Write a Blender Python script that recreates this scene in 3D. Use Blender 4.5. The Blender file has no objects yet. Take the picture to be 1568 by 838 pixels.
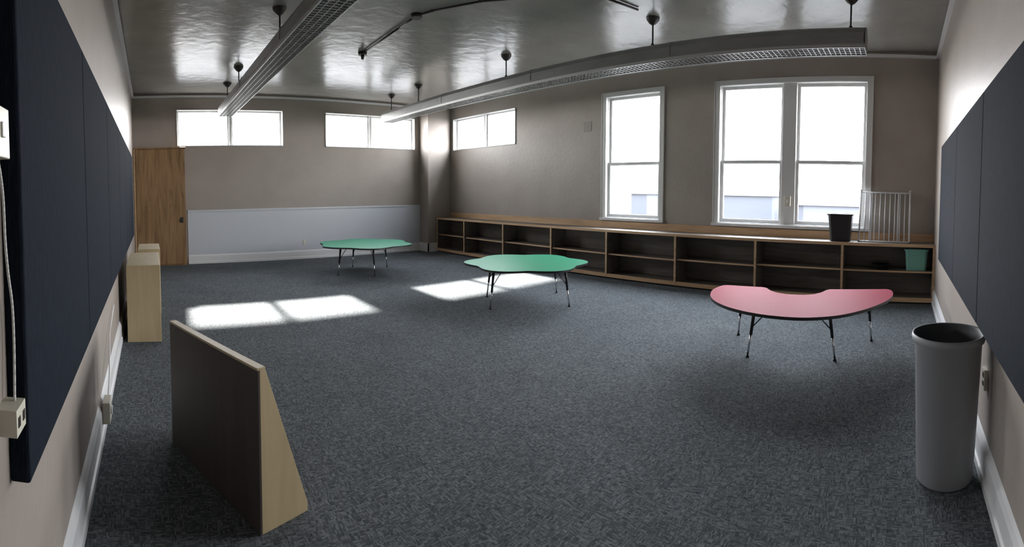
import bpy, bmesh, math, random
from mathutils import Vector as V, Matrix
random.seed(4)
sc=bpy.context.scene
W=7.696; B=11.03; L=-.376; R=-.521; C=3.925
SX=7.205      # shelf front plane
# ------------------------------------------------------------------ materials
def mat(name, col, rough=.6, metal=0., spec=.5):
    m=bpy.data.materials.new(name); m.use_nodes=True
    b=m.node_tree.nodes['Principled BSDF']
    b.inputs['Base Color'].default_value=(*col,1); b.inputs['Roughness'].default_value=rough
    b.inputs['Metallic'].default_value=metal; b.inputs['Specular IOR Level'].default_value=spec
    return m
def N(m,t,**k):
    n=m.node_tree.nodes.new(t)
    for a,b in k.items(): setattr(n,a,b)
    return n
def LK(m,a,b): m.node_tree.links.new(a,b)
def noise(m,scale,vec=(1,1,1),detail=3,rough=.55,dist=0):
    tc=N(m,'ShaderNodeTexCoord'); mp=N(m,'ShaderNodeMapping'); mp.inputs['Scale'].default_value=vec
    n=N(m,'ShaderNodeTexNoise'); n.inputs['Scale'].default_value=scale; n.inputs['Detail'].default_value=detail
    n.inputs['Roughness'].default_value=rough; n.inputs['Distortion'].default_value=dist
    LK(m,tc.outputs['Object'],mp.inputs['Vector']); LK(m,mp.outputs[0],n.inputs['Vector'])
    return n.outputs['Fac']
def cells(m,vec):
    tc=N(m,'ShaderNodeTexCoord'); mp=N(m,'ShaderNodeMapping'); mp.inputs['Scale'].default_value=vec
    fl=N(m,'ShaderNodeVectorMath',operation='FLOOR'); wn=N(m,'ShaderNodeTexWhiteNoise'); wn.noise_dimensions='2D'
    LK(m,tc.outputs['Object'],mp.inputs['Vector']); LK(m,mp.outputs[0],fl.inputs[0]); LK(m,fl.outputs[0],wn.inputs['Vector'])
    return wn.outputs['Value']
def ramp(m,fac,stops):
    r=N(m,'ShaderNodeValToRGB'); e=r.color_ramp.elements
    while len(e)<len(stops): e.new(.5)
    for x,(p,c) in zip(e,stops): x.position=p; x.color=(*c,1)
    LK(m,fac,r.inputs['Fac']); return r.outputs['Color']
def setcol(m,o): LK(m,o,m.node_tree.nodes['Principled BSDF'].inputs['Base Color'])
def bump(m,h,strength=.3,dist=.01):
    b=N(m,'ShaderNodeBump'); b.inputs['Strength'].default_value=strength; b.inputs['Distance'].default_value=dist
    LK(m,h,b.inputs['Height']); LK(m,b.outputs[0],m.node_tree.nodes['Principled BSDF'].inputs['Normal'])
def mixc(m,fac,a,b,mode='MIX'):
    x=N(m,'ShaderNodeMixRGB',blend_type=mode)
    if hasattr(fac,'links'): LK(m,fac,x.inputs[0])
    else: x.inputs[0].default_value=fac
    for i,q in((1,a),(2,b)):
        if hasattr(q,'links'): LK(m,q,x.inputs[i])
        else: x.inputs[i].default_value=(*q,1)
    return x.outputs[0]

def wall_mat():
    m=mat('wall_paint_taupe',(.33,.28,.245),.42,spec=.4)
    n=noise(m,1.3,detail=4); setcol(m,ramp(m,n,[(.3,(.312,.272,.240)),(.7,(.36,.316,.28))]))
    bump(m,noise(m,14,detail=5,rough=.6),.3,.01); return m
M_wall=wall_mat()
def ceil_mat():
    m=mat('ceiling_gloss_paint',(.24,.235,.215),.22,spec=.7)
    n=noise(m,1.2,(1,1.6,1),4,.5,.3); setcol(m,ramp(m,n,[(.3,(.25,.243,.22)),(.72,(.305,.297,.27))]))
    r=N(m,'ShaderNodeMapRange'); r.inputs['To Min'].default_value=.18; r.inputs['To Max'].default_value=.30
    LK(m,noise(m,2.5,(1,1,1),3,.5),r.inputs['Value']); LK(m,r.outputs[0],m.node_tree.nodes['Principled BSDF'].inputs['Roughness'])
    h=mixc(m,.4,noise(m,5,(1,1.1,1),2,.45,.5),noise(m,1.6,(1.4,.8,1),1,.4,.3))
    bump(m,h,.42,.024); return m
M_ceil=ceil_mat()
def carpet_mat():
    m=mat('carpet_woven_slate',(.06,.07,.08),.95,spec=.12)
    a=mixc(m,.6,cells(m,(40,140,1)),noise(m,1,(55,140,1),4,.7)); b=mixc(m,.6,cells(m,(140,40,1)),noise(m,1,(140,55,1),4,.7)); sel=noise(m,22,detail=3)
    s=ramp(m,sel,[(.40,(0,0,0)),(.60,(1,1,1))]); x=mixc(m,s,a,b); x=mixc(m,.3,x,noise(m,260,detail=2))
    c=ramp(m,x,[(.32,(.036,.041,.046)),(.50,(.094,.105,.113)),(.68,(.200,.217,.226))])
    big=ramp(m,noise(m,2.2,detail=3),[(.3,(.9,.9,.9)),(.7,(1.08,1.08,1.08))])
    setcol(m,mixc(m,1,c,big,'MULTIPLY')); bump(m,x,.5,.005); return m
M_carpet=carpet_mat()
def fabric_mat():
    m=mat('acoustic_fabric_navy',(.012,.018,.032),.95,spec=.1)
    n=noise(m,1,(150,150,14),3,.7); setcol(m,ramp(m,n,[(.35,(.0065,.010,.016)),(.7,(.015,.020,.031))])); bump(m,n,.3,.003); return m
M_fab=fabric_mat()
def wood(name,c0,c1,c2,axis='z',scale=1.,rough=.45):
    m=mat(name,c1,rough); v={'x':(1.2,14,14),'y':(14,1.2,14),'z':(14,14,1.2)}[axis]
    n=noise(m,1*scale,v,6,.6,1.2); setcol(m,ramp(m,n,[(.3,c0),(.5,c1),(.72,c2)])); bump(m,n,.08,.003); return m
M_oak=wood('oak_door_veneer',(.15,.085,.038),(.255,.150,.070),(.35,.215,.105),'z',.8,.4)
M_ply=wood('birch_plywood',(.48,.375,.215),(.54,.425,.25),(.60,.48,.295),'z',.5,.5)
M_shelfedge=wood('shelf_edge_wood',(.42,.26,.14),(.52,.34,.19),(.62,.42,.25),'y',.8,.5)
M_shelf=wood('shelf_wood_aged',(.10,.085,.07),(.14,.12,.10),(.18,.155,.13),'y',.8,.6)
M_dkboard=wood('brown_hardboard',(.038,.030,.026),(.048,.038,.033),(.058,.047,.041),'z',.3,.6)
M_white=mat('white_gloss_trim',(.74,.74,.74),.3)
M_frame=mat('window_frame_white',(.62,.62,.61),.4)
def wains():
    m=mat('wainscot_pale_blue_grey',(.56,.59,.63),.35); bump(m,noise(m,10,detail=4),.2,.01); return m
M_wain=wains()
M_metal=mat('fixture_grey_enamel',(.16,.16,.16),.38,.3)
n_=noise(M_metal,3,(1,.4,1),3); setcol(M_metal,ramp(M_metal,n_,[(.3,(.24,.24,.235)),(.7,(.34,.34,.33))]))
M_louv=mat('louver_aluminium',(.6,.6,.59),.35,.6)
M_bronze=mat('canopy_bronze',(.05,.045,.04),.45,.4)
M_black=mat('black_plastic',(.012,.012,.013),.4)
M_chrome=mat('chrome_leg',(.65,.65,.66),.2,1.)
def lam(name,c,k=.06,rough=.22,spec=.5):
    m=mat(name,c,rough,spec=spec); n=noise(m,40,detail=3); setcol(m,ramp(m,n,[(.3,tuple(x*(1-k) for x in c)),(.7,tuple(min(1,x*(1+k)) for x in c))])); return m
M_green=lam('green_laminate',(.020,.25,.13),rough=.42,spec=.25); M_pink=lam('coral_pink_laminate',(.33,.050,.080),rough=.62,spec=.04)
M_can=mat('grey_bin_plastic',(.34,.35,.365),.55); bump(M_can,noise(M_can,160,detail=2),.15,.002)
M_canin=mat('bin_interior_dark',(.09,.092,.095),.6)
M_mint=mat('mint_plastic',(.18,.42,.34),.45)
M_ivory=mat('ivory_plastic',(.62,.60,.50),.4)
M_cable=mat('white_cable',(.7,.7,.68),.45)
M_gate=mat('gate_white_metal',(.68,.69,.71),.3)
M_patch=mat('wall_square_darker',(.27,.235,.205),.5)
def glass():
    m=bpy.data.materials.new('window_glass'); m.use_nodes=True; t=m.node_tree; t.nodes.clear()
    o=t.nodes.new('ShaderNodeOutputMaterial'); a=t.nodes.new('ShaderNodeBsdfTransparent'); g=t.nodes.new('ShaderNodeBsdfGlossy'); g.inputs['Roughness'].default_value=.03
    x=t.nodes.new('ShaderNodeMixShader'); x.inputs[0].default_value=.05; t.links.new(a.outputs[0],x.inputs[1]); t.links.new(g.outputs[0],x.inputs[2]); t.links.new(x.outputs[0],o.inputs[0]); return m
M_glass=glass()
# ------------------------------------------------------------------ mesh builder
class O:
    def __init__(s): s.bm=bmesh.new(); s.mats=[]
    def mi(s,m):
        if m not in s.mats: s.mats.append(m)
        return s.mats.index(m)
    def face(s,pts,m,smooth=False):
        f=s.bm.faces.new([s.bm.verts.new(p) for p in pts]); f.material_index=s.mi(m); f.smooth=smooth; return f
    def prism(s,pts,vec,m,smooth=False,capm=None):
        vec=V(vec); a=[s.bm.verts.new(p) for p in pts]; b=[s.bm.verts.new(V(p)+vec) for p in pts]; n=len(pts)
        i=s.mi(m); j=s.mi(capm) if capm else i
        for k in range(n):
            f=s.bm.faces.new((a[k],a[(k+1)%n],b[(k+1)%n],b[k])); f.material_index=i; f.smooth=smooth
        f=s.bm.faces.new(a[::-1]); f.material_index=i
        f=s.bm.faces.new(b); f.material_index=j
    def box(s,p,q,m):
        x0,y0,z0=[min(a,b) for a,b in zip(p,q)]; x1,y1,z1=[max(a,b) for a,b in zip(p,q)]
        s.prism([(x0,y0,z0),(x1,y0,z0),(x1,y1,z0),(x0,y1,z0)],(0,0,z1-z0),m)
    def cyl(s,p,q,r0,r1,m,seg=16,cap=True,smooth=True):
        p=V(p);q=V(q);d=(q-p).normalized(); u=d.orthogonal().normalized(); w=d.cross(u)
        a=[];b=[]
        for k in range(seg):
            t=2*math.pi*k/seg; e=u*math.cos(t)+w*math.sin(t); a.append(s.bm.verts.new(p+e*r0)); b.append(s.bm.verts.new(q+e*r1))
        i=s.mi(m)
        for k in range(seg):
            f=s.bm.faces.new((a[k],a[(k+1)%seg],b[(k+1)%seg],b[k])); f.material_index=i; f.smooth=smooth
        if cap:
            s.bm.faces.new(a[::-1]).material_index=i; s.bm.faces.new(b).material_index=i
    def lathe(s,c,prof,m,seg=48,sx=1,sy=1):
        c=V(c); rings=[[s.bm.verts.new(c+V((r*math.cos(2*math.pi*k/seg)*sx,r*math.sin(2*math.pi*k/seg)*sy,z))) for k in range(seg)] for r,z,_ in prof]
        for a,b,(r,z,mm) in zip(rings,rings[1:],prof[1:]):
            for k in range(seg):
                f=s.bm.faces.new((a[k],a[(k+1)%seg],b[(k+1)%seg],b[k])); f.material_index=s.mi(mm or m); f.smooth=True
    def tube(s,pts,r,m,seg=8):
        for a,b in zip(pts,pts[1:]): s.cyl(a,b,r,r,m,seg)
    def done(s,name,bevel=0,parent=None):
        bm=s.bm; bmesh.ops.recalc_face_normals(bm,faces=bm.faces)
        xs=[v.co for v in bm.verts]; mn=V([min(c[i] for c in xs) for i in range(3)]); mx=V([max(c[i] for c in xs) for i in range(3)])
        c=V(((mn.x+mx.x)/2,(mn.y+mx.y)/2,mn.z)); bmesh.ops.translate(bm,verts=bm.verts,vec=-c)
        me=bpy.data.meshes.new(name); bm.to_mesh(me); bm.free()
        for m in s.mats: me.materials.append(m)
        o=bpy.data.objects.new(name,me); o.location=c; sc.collection.objects.link(o)
        if bevel:
            md=o.modifiers.new('bevel','BEVEL'); md.width=bevel; md.segments=2; md.limit_method='ANGLE'; md.angle_limit=math.radians(40)
        return o
# ------------------------------------------------------------------ room shell
T=.28
def wallbox(o,wall,a0,a1,z0,z1,d0,d1,m):
    if wall=='win': o.box((W+d0,a0,z0),(W+d1,a1,z1),m)
    else: o.box((a0,B+d0,z0),(a1,B+d1,z1),m)
def wall(name,kind,A0,A1,holes):
    o=O(); cur=A0
    for a0,a1,z0,z1 in sorted(holes):
        wallbox(o,kind,cur,a0,0,C,0,T,M_wall); wallbox(o,kind,a0,a1,0,z0,0,T,M_wall); wallbox(o,kind,a0,a1,z1,C,0,T,M_wall); cur=a1
    wallbox(o,kind,cur,A1,0,C,0,T,M_wall); return o.done(name)
ZB0,ZB1=2.72,3.56
bh=[(.64,3.16,ZB0,ZB1),(4.24,6.80,ZB0,ZB1)]
wh=[(8.05,10.48,ZB0-.02,ZB1-.02),(4.28,5.50,1.10,3.46),(.60,3.12,1.10,3.46)]
wall('wall_back','back',L-T,W+T,bh); wall('wall_right','win',R-T,B,wh)
o=O(); o.box((L-T,R-T,0),(L,B,C),M_wall); o.done('wall_left')
o=O(); o.box((L,R-T,0),(W,R,C),M_wall); o.done('wall_front')
o=O(); o.box((L-T,R-T,-.2),(W+T,B+T,0),M_carpet); o.done('floor')
o=O(); o.box((L-T,R-T,C),(W+T,B+T,C+.2),M_ceil); o.done('ceiling')
# corner column
CX,CY=6.95,10.60
o=O(); o.box((CX,CY,0),(W,B,C),M_wall); o.done('wall_corner_column')
# wainscot + baseboards + crown
o=O(); o.box((.85,B-.012,.2),(CX,B,1.21),M_wain); o.box((.85,B-.03,1.21),(CX,B,1.245),M_wain); o.done('trim_wainscot')
def bb(name,prof_pts,vec):
    o=O(); o.prism(prof_pts,vec,M_white); return o.done(name)
h=.23
def prof(kind,p):
    if kind=='back': return [(p,B,0),(p,B-.035,0),(p,B-.035,.05),(p,B-.024,.06),(p,B-.024,.18),(p,B-.012,.21),(p,B,h)]
    if kind=='left': return [(L,p,0),(L+.035,p,0),(L+.035,p,.05),(L+.024,p,.06),(L+.024,p,.18),(L+.012,p,.21),(L,p,h)]
    if kind=='front': return [(p,R,0),(p,R+.035,0),(p,R+.035,.05),(p,R+.024,.06),(p,R+.024,.18),(p,R+.012,.21),(p,R,h)]
bb('baseboard_back',prof('back',.85),(CX-.85,0,0))
bb('baseboard_left',prof('left',R),(0,B-R-.2,0))
bb('baseboard_front',prof('front',L),(SX-L,0,0))
o=O(); o.box((CX-.03,CY-.03,0),(CX,B,h),M_white); o.box((CX-.03,CY-.03,0),(SX,CY,h),M_white); o.done('baseboard_column')
o=O(); q=.05
o.box((L,B-q,C-.09),(W,B,C-.045),M_white); o.box((W-q,R,C-.09),(W,B,C-.045),M_white)
o.box((L,R,C-.09),(L+q,B,C-.045),M_white); o.box((L,R,C-.09),(W,R+q,C-.045),M_white); o.done('trim_crown')
# ------------------------------------------------------------------ windows
def window(name,kind,a0,a1,z0,z1,units,hung,casing=.075,fr=.05):
    o=O(); g=wallbox
    if casing:
        c=casing
        g(o,kind,a0-c,a0,z0-.02,z1+c,-.025,0,M_frame); g(o,kind,a1,a1+c,z0-.02,z1+c,-.025,0,M_frame); g(o,kind,a0,a1,z1,z1+c,-.025,0,M_frame)
        g(o,kind,a0-c-.03,a1+c+.03,z0-.05,z0,-.06,.0,M_frame)
        for e0,e1 in((a0-c-.015,a0-c),(a1+c,a1+c+.015)): g(o,kind,e0,e1,z0-.02,z1+c,-.035,0,M_frame)
    g(o,kind,a0,a0+.012,z0,z1,-.02,.2,M_frame); g(o,kind,a1-.012,a1,z0,z1,-.02,.2,M_frame)
    g(o,kind,a0,a1,z0,z0+.015,-.02,.2,M_frame); g(o,kind,a0,a1,z1-.012,z1,-.02,.2,M_frame)
    edges=[a0+.012]+[x for u in units for x in u]+[a1-.012]
    for i in range(0,len(edges),2): 
        if edges[i+1]-edges[i]>.001: g(o,kind,edges[i],edges[i+1],z0,z1,.02 if edges[i+1]-edges[i]>.15 else .05,.16,M_frame)
    for u0,u1 in units:
        zs=[(z0+.015,z1-.012,.1)]
        if hung:
            zm=2.15; zs=[(z0+.015,zm+.03,.06),(zm-.03,z1-.012,.105)]
        for s0,s1,d in zs:
            g(o,kind,u0,u0+fr,s0,s1,d,d+.04,M_frame); g(o,kind,u1-fr,u1,s0,s1,d,d+.04,M_frame)
            g(o,kind,u0+fr,u1-fr,s0,s0+fr*(1.2 if s0<2 else 1),d,d+.04,M_frame); g(o,kind,u0+fr,u1-fr,s1-fr,s1,d,d+.04,M_frame)
            g(o,kind,u0+fr,u1-fr,s0+fr,s1-fr,d+.018,d+.022,M_glass)
    return o.done(name,.003)
window('window_1','back',*bh[0],[(.66,1.87),(1.93,3.14)],False,0,.035)
window('window_2','back',*bh[1],[(4.26,5.47),(5.53,6.78)],False,0,.035)
window('window_3','win',*wh[0],[(8.07,9.2),(9.26,10.46)],False,0,.035)
window('window_4','win',*wh[1],[(4.30,5.48)],True)
window('window_5','win',*wh[2],[(.62,1.77),(2.00,3.10)],True)
# portals
def portal(kind,a0,a1,z0,z1):
    l=bpy.data.lights.new('window_daylight_portal','AREA'); l.shape='RECTANGLE'; l.size=a1-a0; l.size_y=z1-z0
    l.cycles.is_portal=True
    ob=bpy.data.objects.new('window_daylight_portal',l); sc.collection.objects.link(ob)
    c=((a0+a1)/2,(z0+z1)/2)
    if kind=='back': ob.location=(c[0],B+T+.02,c[1]); ob.rotation_euler=(math.radians(-90),0,0)
    else: ob.location=(W+T+.02,c[0],c[1]); ob.rotation_euler=(math.radians(90),0,math.radians(90))
try:
    for q in bh: portal('back',*q)
    for q in wh: portal('win',*q)
except Exception as e: print(e)
# ------------------------------------------------------------------ closet door on back wall
o=O(); y0=B-.16; zt=2.66
o.box((L+.01,y0,0),(.80,B-.002,zt),M_oak)
o.box((L+.06,y0-.022,.03),(.775,y0,zt-.02),M_oak)
o.box((L+.01,y0-.012,0),(L+.05,y0,zt),M_shelfedge)
o.box((L+.01,y0-.03,zt),(.82,B-.002,zt+.03),M_oak)
o.cyl((.70,y0-.022,1.02),(.70,y0-.05,1.02),.012,.012,M_bronze); o.cyl((.70,y0-.05,1.02),(.70,y0-.075,1.02),.03,.024,M_bronze)
o.box((.66,y0-.026,.97),(.74,y0-.02,1.1),M_bronze)
o.done('door_1',.003)
# ------------------------------------------------------------------ low cubby shelf
o=O(); ys=[CY-.0,9.38,7.95,6.50,5.12,3.69,2.27,.89,R+.004]; top=.905
xb=W-.004
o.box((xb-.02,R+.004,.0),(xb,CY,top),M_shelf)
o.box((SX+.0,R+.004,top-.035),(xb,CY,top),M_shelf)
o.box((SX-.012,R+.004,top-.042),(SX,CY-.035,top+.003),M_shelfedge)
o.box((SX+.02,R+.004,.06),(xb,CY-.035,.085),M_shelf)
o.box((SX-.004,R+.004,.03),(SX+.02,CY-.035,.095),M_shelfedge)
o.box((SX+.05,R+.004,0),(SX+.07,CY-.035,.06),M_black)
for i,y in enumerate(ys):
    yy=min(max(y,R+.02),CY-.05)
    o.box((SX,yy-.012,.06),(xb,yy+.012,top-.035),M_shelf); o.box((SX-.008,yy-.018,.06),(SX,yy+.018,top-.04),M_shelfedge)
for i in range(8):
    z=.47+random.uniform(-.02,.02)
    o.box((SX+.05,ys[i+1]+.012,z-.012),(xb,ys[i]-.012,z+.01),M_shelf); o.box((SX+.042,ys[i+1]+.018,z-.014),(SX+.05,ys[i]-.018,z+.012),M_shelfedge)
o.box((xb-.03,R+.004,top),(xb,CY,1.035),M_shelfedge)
o.done('cubby_shelf')
# ------------------------------------------------------------------ acoustic panels
def pan(name,kind,a0,a1,z0,z1,t=.055):
    o=O(); g=.004
    if kind=='left': o.box((L,a0+g,z0),(L+t,a1-g,z1),M_fab)
    else: o.box((a0+g,R,z0),(a1-g,R+t,z1),M_fab)
    return o.done(name,.008)
e=[1.16,2.38,3.70,5.02,6.34,7.66,8.98]
for a,b in zip(e,e[1:]): pan('acoustic_wall_panel','left',a,b,.87,2.34)
e=[5.95,4.25,2.85,1.45,.05]
for a,b in zip(e,e[1:]): pan('acoustic_wall_panel','front',b,a,.85,2.26)
# ------------------------------------------------------------------ pendant linear lights
def fixture(X,y0,y1,stems,name='linear_pendant_light'):
    o=O(); zt=3.55; hw=.15
    sec=[(-hw,3.33),(-hw,3.46),(-.115,3.52),(-.05,zt),(.05,zt),(.115,3.52),(hw,3.46),(hw,3.33)]
    inn=[(x*.93,z-.008) for x,z in sec]
    for s_ in (sec,inn):
        for a,b in zip(s_,s_[1:]):
            o.face([(X+a[0],y0,a[1]),(X+b[0],y0,b[1]),(X+b[0],y1,b[1]),(X+a[0],y1,a[1])],M_metal)
    for y in(y0,y1):
        o.prism([(X+a,y-.01,z) for a,z in sec],(0,.02,0),M_metal)
    for sg in(-1,1):
        o.box((X+sg*hw-.006,y0,3.285),(X+sg*hw+.006,y1,3.335),M_louv)
        o.box((X+sg*(hw+.012)-.006,y0,3.325),(X+sg*(hw+.012)+.006,y1,3.345),M_metal)
    for xx in(-.075,0,.075): o.box((X+xx-.003,y0,3.29),(X+xx+.003,y1,3.335),M_louv)
    n=int((y1-y0)/.06)
    for k in range(n+1):
        y=y0+(y1-y0)*k/n; o.box((X-hw,y-.003,3.29),(X+hw,y+.003,3.335),M_louv)
    y=y0+2.45
    while y<y1-.5:
        ring=[(x*1.04,z+(.004 if z>3.4 else 0)) for x,z in sec]
        o.prism([(X+a,y-.03,z) for a,z in ring],(0,.06,0),M_metal); y+=2.45
    for y in stems:
        o.cyl((X,y,zt),(X,y,C-.03),.011,.011,M_bronze,10); o.lathe((X,y,C),[(.012,-.10,None),(.05,-.075,None),(.085,-.03,None),(.09,0,None)],M_bronze,24)
        o.cyl((X,y,zt-.01),(X,y,zt+.03),.03,.02,M_bronze,12)
    for xx in(-.04,.04): o.cyl((X+xx,y0+.05,3.40),(X+xx,y1-.05,3.40),.016,.016,M_white,8)
    o.done(name)
fixture(5.58,.48,10.35,[.66,3.24,6.08,8.88,10.1])
fixture(1.66,.48,10.35,[.66,3.1,5.86,8.66,9.95])
# ceiling conduit
o=O(); z=C-.02
pts=[(3.47,7.26,z),(3.40,5.9,z),(3.37,5.40,z),(3.45,5.15,z),(3.75,4.56,z),(4.6,3.4,z),(5.2,3.24,z)]
o.tube(pts,.014,M_bronze)
for p in pts[1:-1]: o.cyl((p[0],p[1],C-.035),(p[0],p[1],C-.006),.016,.016,M_bronze)
for x,y in((3.47,7.26),(3.37,5.40)): o.cyl((x,y,C),(x,y,C-.05),.075,.07,M_bronze,24)
o.cyl((3.47,7.26,C-.05),(3.47,7.26,C-.12),.03,.022,M_bronze)
o.done('ceiling_conduit')
# ------------------------------------------------------------------ tables
def leg(o,foot,topp):
    f=V(foot);t=V(topp); a=f.lerp(t,.42)
    o.cyl(a,t,.015,.019,M_black); o.cyl(f+V((0,0,.02)),f.lerp(t,.5),.011,.011,M_chrome); o.cyl(f,f+V((0,0,.022)),.019,.014,M_black)
    o.cyl(t+V((0,0,-.02)),t,.045,.05,M_black,4)
def outline_table(name,pts,legs,c,topm,zt=.57):
    o=O(); th=.028
    o.prism([(x,y,zt-th) for x,y in pts],(0,0,th),M_black,capm=topm)
    for (fx,fy) in legs:
        d=V((c[0]-fx,c[1]-fy,0)); d=d.normalized()*.07
        leg(o,(fx,fy,0),(fx+d.x,fy+d.y,zt-th))
        k=V((c[0]-fx,c[1]-fy,0)).normalized()*.26
        o.tube([(fx+d.x*.55,fy+d.y*.55,.30),(fx+k.x,fy+k.y,zt-th)],.006,M_black)
    return o.done(name)
def flower(cx,cy,r,amp,ph,n=6):
    P=[]
    for k in range(216):
        t=2*math.pi*k/216; c=.5+.5*math.cos(n*(t-ph)); rr=r-amp+amp*2*(c**.75)
        P.append((cx+rr*math.cos(t),cy+rr*math.sin(t)))
    return P
outline_table('flower_activity_table',flower(4.16,8.68,.90,.06,.25),[(3.49,8.48),(4.08,8.09),(4.81,8.95),(4.17,9.31)],(4.14,8.70),M_green)
outline_table('flower_activity_table',flower(4.93,4.93,.85,.06,.30),[(4.20,4.89),(5.08,4.23),(5.64,4.96),(4.66,5.50)],(4.90,4.90),M_green)
def cro(P,n=6):
    o=[];m=len(P)
    for i in range(m-1):
        a,b,c,d=[V(P[max(0,min(m-1,i+j))]) for j in(-1,0,1,2)]
        for k in range(n):
            t=k/n; o.append(tuple(.5*((2*b)+(c-a)*t+(2*a-5*b+4*c-d)*t*t+(3*b-a-3*c+d)*t**3)))
    o.append(tuple(P[-1])); return o
outer=[(5.03,1.90),(4.97,1.95),(4.70,1.95),(4.37,1.83),(4.13,1.63),(3.98,1.38),(3.91,1.10),(3.93,.80),(4.08,.53),(4.33,.33),(4.60,.19),(4.86,.10),(5.12,.07),(5.32,.10),(5.375,.16)]
inner=[(5.22,.76),(5.16,.80),(5.00,.84),(4.88,.92),(4.82,1.06),(4.83,1.22),(4.92,1.36),(5.05,1.45),(5.08,1.52)]
outline_table('kidney_activity_table',cro(outer)+cro(inner),[(5.08,1.78),(4.42,1.45),(4.57,.61),(5.28,.30)],(4.45,.98),M_pink)
# ------------------------------------------------------------------ trash can
o=O(); H=.84
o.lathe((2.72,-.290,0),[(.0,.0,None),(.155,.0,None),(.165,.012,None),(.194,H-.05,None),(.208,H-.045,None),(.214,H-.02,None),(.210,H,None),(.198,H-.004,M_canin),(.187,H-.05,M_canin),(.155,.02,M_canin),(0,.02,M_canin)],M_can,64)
o.done('tall_trash_can')
# ------------------------------------------------------------------ wedge book rack (back towards camera)
o=O(); P1=V((.47,2.13,0)); u=V((-.37,.94,0)).normalized(); w=V((.93,.366,0)).normalized(); Ln=1.0; D=.29; Hh=.78
def wp(a,b,z): return P1+u*a+w*b+V((0,0,z))
def side(a0,a1):
    o.prism([wp(a0,.012,0),wp(a0,D,0),wp(a0,D,.045),wp(a0,.045,Hh),wp(a0,.012,Hh)],u*(a1-a0),M_ply)
side(0,.02); side(Ln-.02,Ln)
o.prism([wp(0,0,0),wp(0,.012,0),wp(0,.012,Hh),wp(0,0,Hh)],u*Ln,M_dkboard)
o.prism([wp(0,-.002,Hh),wp(0,.045,Hh),wp(0,.045,Hh+.012),wp(0,-.002,Hh+.012)],u*Ln,M_ply)
for z in(.06,.28,.50):
    b=D-(D-.045)*(z/Hh)-.015
    o.prism([wp(.02,.012,z),wp(.02,b,z),wp(.02,b,z+.015),wp(.02,.012,z+.015)],u*(Ln-.04),M_ply)
    o.prism([wp(.02,b-.012,z),wp(.02,b,z),wp(.02,b-.02,z+.08),wp(.02,b-.032,z+.08)],u*(Ln-.04),M_ply)
o.done('book_display_rack',.002)
# ------------------------------------------------------------------ low plywood units by left wall
def unit(x0,x1,y0,y1,H):
    o=O(); t=.022
    o.box((x0,y0,0),(x1,y0+t,H-t),M_ply); o.box((x0,y1-t,0),(x1,y1,H-t),M_ply); o.box((x0,y0,H-t),(x1,y1,H),M_ply)
    o.box((x0,y0+t,0),(x0+.01,y1-t,H-t),M_ply)
    for z in(.04,H*.5): o.box((x0+.01,y0+t,z),(x1-.005,y1-t,z+t),M_ply)
    o.box((x1-.02,y0+t,0),(x1-.01,y1-t,.04),M_ply)
    o.done('plywood_storage_cabinet',.003)
unit(-.285,.085,5.2,6.38,.845); unit(-.19,.11,6.45,7.2,.88)
# ------------------------------------------------------------------ things on the shelf
zt=.906
o=O(); c=(7.42,.95)
def rring(hw,hd,z): return [(c[0]+x*hd,c[1]+y*hw,z) for x,y in((-1,-.8),(-.8,-1),(.8,-1),(1,-.8),(1,.8),(.8,1),(-.8,1),(-1,.8))]
def loft(o,rings,mats):
    vs=[[o.bm.verts.new(p) for p in r] for r in rings]; n=len(rings[0])
    for a,b,m in zip(vs,vs[1:],mats):
        for k in range(n): o.bm.faces.new((a[k],a[(k+1)%n],b[(k+1)%n],b[k])).material_index=o.mi(m)
    o.bm.faces.new(vs[0][::-1]).material_index=o.mi(mats[0]); o.bm.faces.new(vs[-1]).material_index=o.mi(mats[-1])
loft(o,[rring(.15,.105,zt),rring(.185,.135,zt+.40),rring(.20,.15,zt+.40),rring(.20,.15,zt+.425),rring(.175,.125,zt+.425),rring(.145,.1,zt+.02)],[M_black]*5)
o.done('black_wastebasket')
o=O(); ya,yb=-.12,.66
def gp(y,z): return (7.40+.22*(z/.80),y,zt+.012+z)
for z in(0,.76): o.cyl(gp(ya,z),gp(yb,z),.012,.012,M_gate,12)
for y in(ya,yb): o.cyl(gp(y,-.0),gp(y,.79),.014,.014,M_gate,12); o.cyl(gp(y,.79),gp(y,.80),.018,.018,M_white,12)
for k in range(1,10):
    y=ya+(yb-ya)*k/10; o.cyl(gp(y,0),gp(y,.76),.008,.008,M_gate,8)
for y in(.05,.47): 
    o.cyl(gp(y+.012,.0),gp(y+.012,.76),.012,.012,M_gate,8)
for y in(ya,yb): o.cyl((gp(y,0)[0]-.0,y,zt),(gp(y,0)[0],y,zt+.012),.02,.018,M_black,12)
o.done('baby_safety_gate')
o=O(); c=(7.42,-.24); z0=.494
loft(o,[rring(.15,.10,z0),rring(.17,.12,z0+.30),rring(.185,.135,z0+.30),rring(.185,.135,z0+.33),rring(.16,.11,z0+.33),rring(.14,.09,z0+.02)],[M_mint]*5)
for y in(-.09,0,.09): o.box((c[0]-.125,c[1]+y-.03,z0+.22),(c[0]-.108,c[1]+y+.03,z0+.24),M_mint)
o.done('mint_storage_basket')
o=O()
o.lathe((7.42,.30,.494),[(0,0,None),(.12,0,None),(.16,.07,None),(.165,.075,None),(.15,.07,None),(.11,.02,None),(0,.02,None)],M_black,32)
o.tube([(7.42+.0,.14,.55),(7.42,.2,.62),(7.42,.4,.62),(7.42,.46,.55)],.008,M_black)
o.done('black_plastic_tray')
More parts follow.
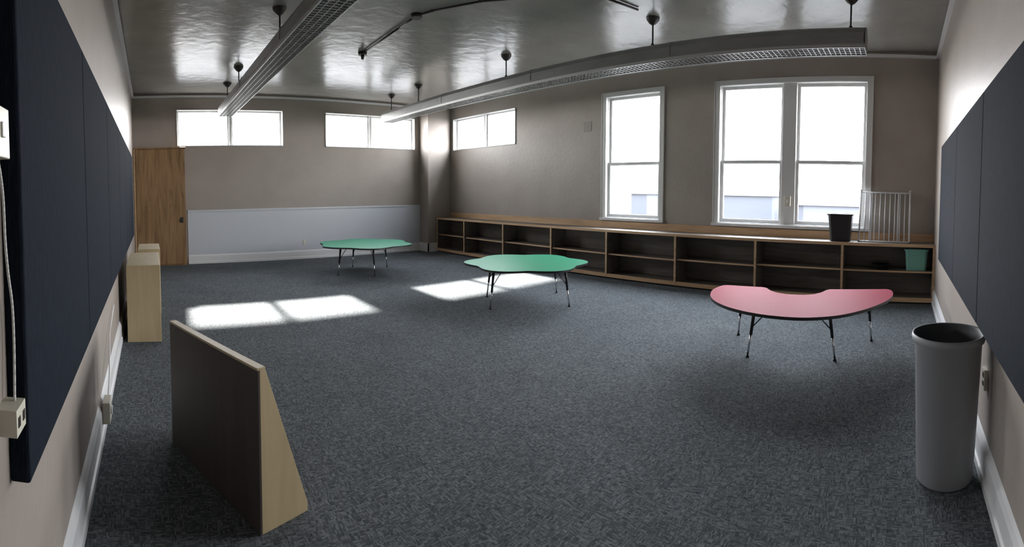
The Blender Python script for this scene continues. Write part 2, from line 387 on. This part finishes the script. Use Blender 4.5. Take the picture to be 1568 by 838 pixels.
# ------------------------------------------------------------------ small electrical items
o=O(); o.box((3.62,B-.02,.34),(3.70,B-.012,.46),M_ivory)
for z in(.37,.43): o.box((3.645,B-.024,z-.018),(3.675,B-.02,z+.018),M_white)
o.done('wall_outlet',.002)
o=O(); o.box((W-.03,1.83,1.42),(W,1.93,1.58),M_ivory); o.box((W-.036,1.865,1.47),(W-.03,1.895,1.53),M_white); o.done('wall_thermostat',.003)
o=O(); o.box((W-.006,5.86,2.82),(W,6.06,3.02),M_patch); o.done('wall_dark_square',.002)  # thin sheet standing in for a faint darker square of wall
o=O(); o.box((L,.98,1.695),(L+.055,1.075,1.81),M_ivory); o.box((L+.055,1.012,1.74),(L+.060,1.035,1.775),M_white); o.done('wall_switch_box',.004)
o=O(); xo=L+.052; o.box((L,1.07,1.035),(xo,1.15,1.10),M_ivory)
for y in(1.09,1.13): o.box((xo,y-.009,1.055),(xo+.002,y+.009,1.08),M_bronze)
o.done('surface_outlet_box',.004)
o=O(); xc=L+.03
ctrl=[(xc,1.055,1.70),(xc,1.075,1.66),(xc,1.09,1.60),(xc,1.095,1.50),(xc,1.11,1.42),(xc,1.135,1.34),(xc,1.14,1.24),(xc,1.13,1.10)]
P=[]
for i in range(len(ctrl)-1):
    a,b,c_,d=[V(ctrl[max(0,min(len(ctrl)-1,i+j))]) for j in(-1,0,1,2)]
    for k in range(6):
        t=k/6; P.append(.5*((2*b)+(c_-a)*t+(2*a-5*b+4*c_-d)*t*t+(3*b-a-3*c_+d)*t**3))
P.append(V(ctrl[-1])); o.tube(P,.0035,M_cable); o.done('white_power_cable')
o=O(); o.box((L+.026,3.10,.10),(L+.075,3.24,.24),M_ivory); o.cyl((L+.075,3.17,.17),(L+.085,3.17,.17),.03,.028,M_white); o.tube([(L+.05,3.24,.2),(L+.05,3.4,.32),(L+.02,3.8,.5),(L+.02,4.3,.62)],.005,M_cable)
o.done('baseboard_outlet_adapter',.003)
o=O(); o.box((2.70,R,.50),(2.78,R+.02,.62),M_ivory)
for z in(.535,.585): o.box((2.725,R+.02,z-.015),(2.755,R+.023,z+.015),M_black)
o.done('wall_outlet',.002)
# ------------------------------------------------------------------ exterior
M_ground=mat('street_asphalt',(.035,.035,.035),.9); n_=noise(M_ground,.4,detail=4); setcol(M_ground,ramp(M_ground,n_,[(.3,(.034,.036,.038)),(.7,(.048,.048,.048))]))
M_parapet=mat('roof_parapet',(.08,.08,.085),.8)
M_dkwin=mat('building_window_glass',(.034,.038,.046),.3,spec=.1)
o=O(); o.box((-60,-60,-4.3),(140,120,-4.2),M_ground); o.done('ground')
def bld(x,y,w,d,h,c):
    m=mat('building_facade',c,.8,spec=.1); br=N(m,'ShaderNodeTexBrick'); br.inputs['Scale'].default_value=.6
    br.inputs['Color1'].default_value=(*c,1); br.inputs['Color2'].default_value=(*[v*.8 for v in c],1); br.inputs['Mortar'].default_value=(*[v*1.3 for v in c],1)
    LK(m,br.outputs['Color'],m.node_tree.nodes['Principled BSDF'].inputs['Base Color'])
    o=O(); o.box((x,y,-4.2),(x+d,y+w,-4.2+h),m); o.box((x-.3,y-.3,-4.2+h),(x+d+.3,y+w+.3,-4.2+h+.4),M_parapet)
    for k in range(int(w//3)):
        for zz in range(int(h//3)): o.box((x-.05,y+1+3*k,-3+3*zz),(x,y+2.4+3*k,-1.4+3*zz),M_dkwin)
    o.done('distant_building')
bld(48,-4,16,10,4.8,(.054,.058,.068)); bld(55,15,20,12,5.6,(.056,.061,.071)); bld(60,-26,18,10,4.6,(.054,.058,.068))
# ------------------------------------------------------------------ light
w=bpy.data.worlds.new('World'); sc.world=w; w.use_nodes=True; t=w.node_tree; bg=t.nodes['Background']
tc=t.nodes.new('ShaderNodeTexCoord'); sx=t.nodes.new('ShaderNodeSeparateXYZ'); rp=t.nodes.new('ShaderNodeValToRGB')
e=rp.color_ramp.elements; e[0].position=.0; e[0].color=(1,.99,.98,1); e[1].position=.7; e[1].color=(.82,.89,1,1)
t.links.new(tc.outputs['Generated'],sx.inputs[0]); t.links.new(sx.outputs['Z'],rp.inputs[0]); t.links.new(rp.outputs[0],bg.inputs[0]); bg.inputs[1].default_value=31
s=bpy.data.lights.new('sun','SUN'); s.energy=65; s.angle=math.radians(2); s.color=(1,.96,.9)
so=bpy.data.objects.new('sun',s); sc.collection.objects.link(so); d=V((-.06,-1.56,-1)); so.rotation_euler=d.to_track_quat('-Z','Y').to_euler(); so.location=(3,20,12)
# ------------------------------------------------------------------ camera (cylindrical panorama like the photo)
cd=bpy.data.cameras.new('camera'); co=bpy.data.objects.new('camera',cd); sc.collection.objects.link(co); sc.camera=co
yaw=.7553;pit=.03893;rol=-.002303;f=732.9
F=V((math.sin(yaw),math.cos(yaw),0));Rv=V((math.cos(yaw),-math.sin(yaw),0));Z=V((0,0,1))
fw=F*math.cos(pit)-Z*math.sin(pit);up0=Z*math.cos(pit)+F*math.sin(pit)
rt=Rv*math.cos(rol)-up0*math.sin(rol); up=up0*math.cos(rol)+Rv*math.sin(rol)
m=Matrix((rt,up,-fw)).transposed().to_4x4(); m.translation=V((0,0,1.6)); co.matrix_world=m
cd.type='PANO'; cd.clip_start=.02; cd.clip_end=500
for k in (cd,getattr(cd,'cycles',None)):
    if k is not None and hasattr(k,'panorama_type'):
        k.panorama_type='CENTRAL_CYLINDRICAL'; k.central_cylindrical_radius=1.0
        k.central_cylindrical_range_u_min=-784/f; k.central_cylindrical_range_u_max=784/f
        k.central_cylindrical_range_v_min=-(838.2-322.1)/f; k.central_cylindrical_range_v_max=322.1/f
sc.view_settings.view_transform='Standard'; sc.view_settings.exposure=0
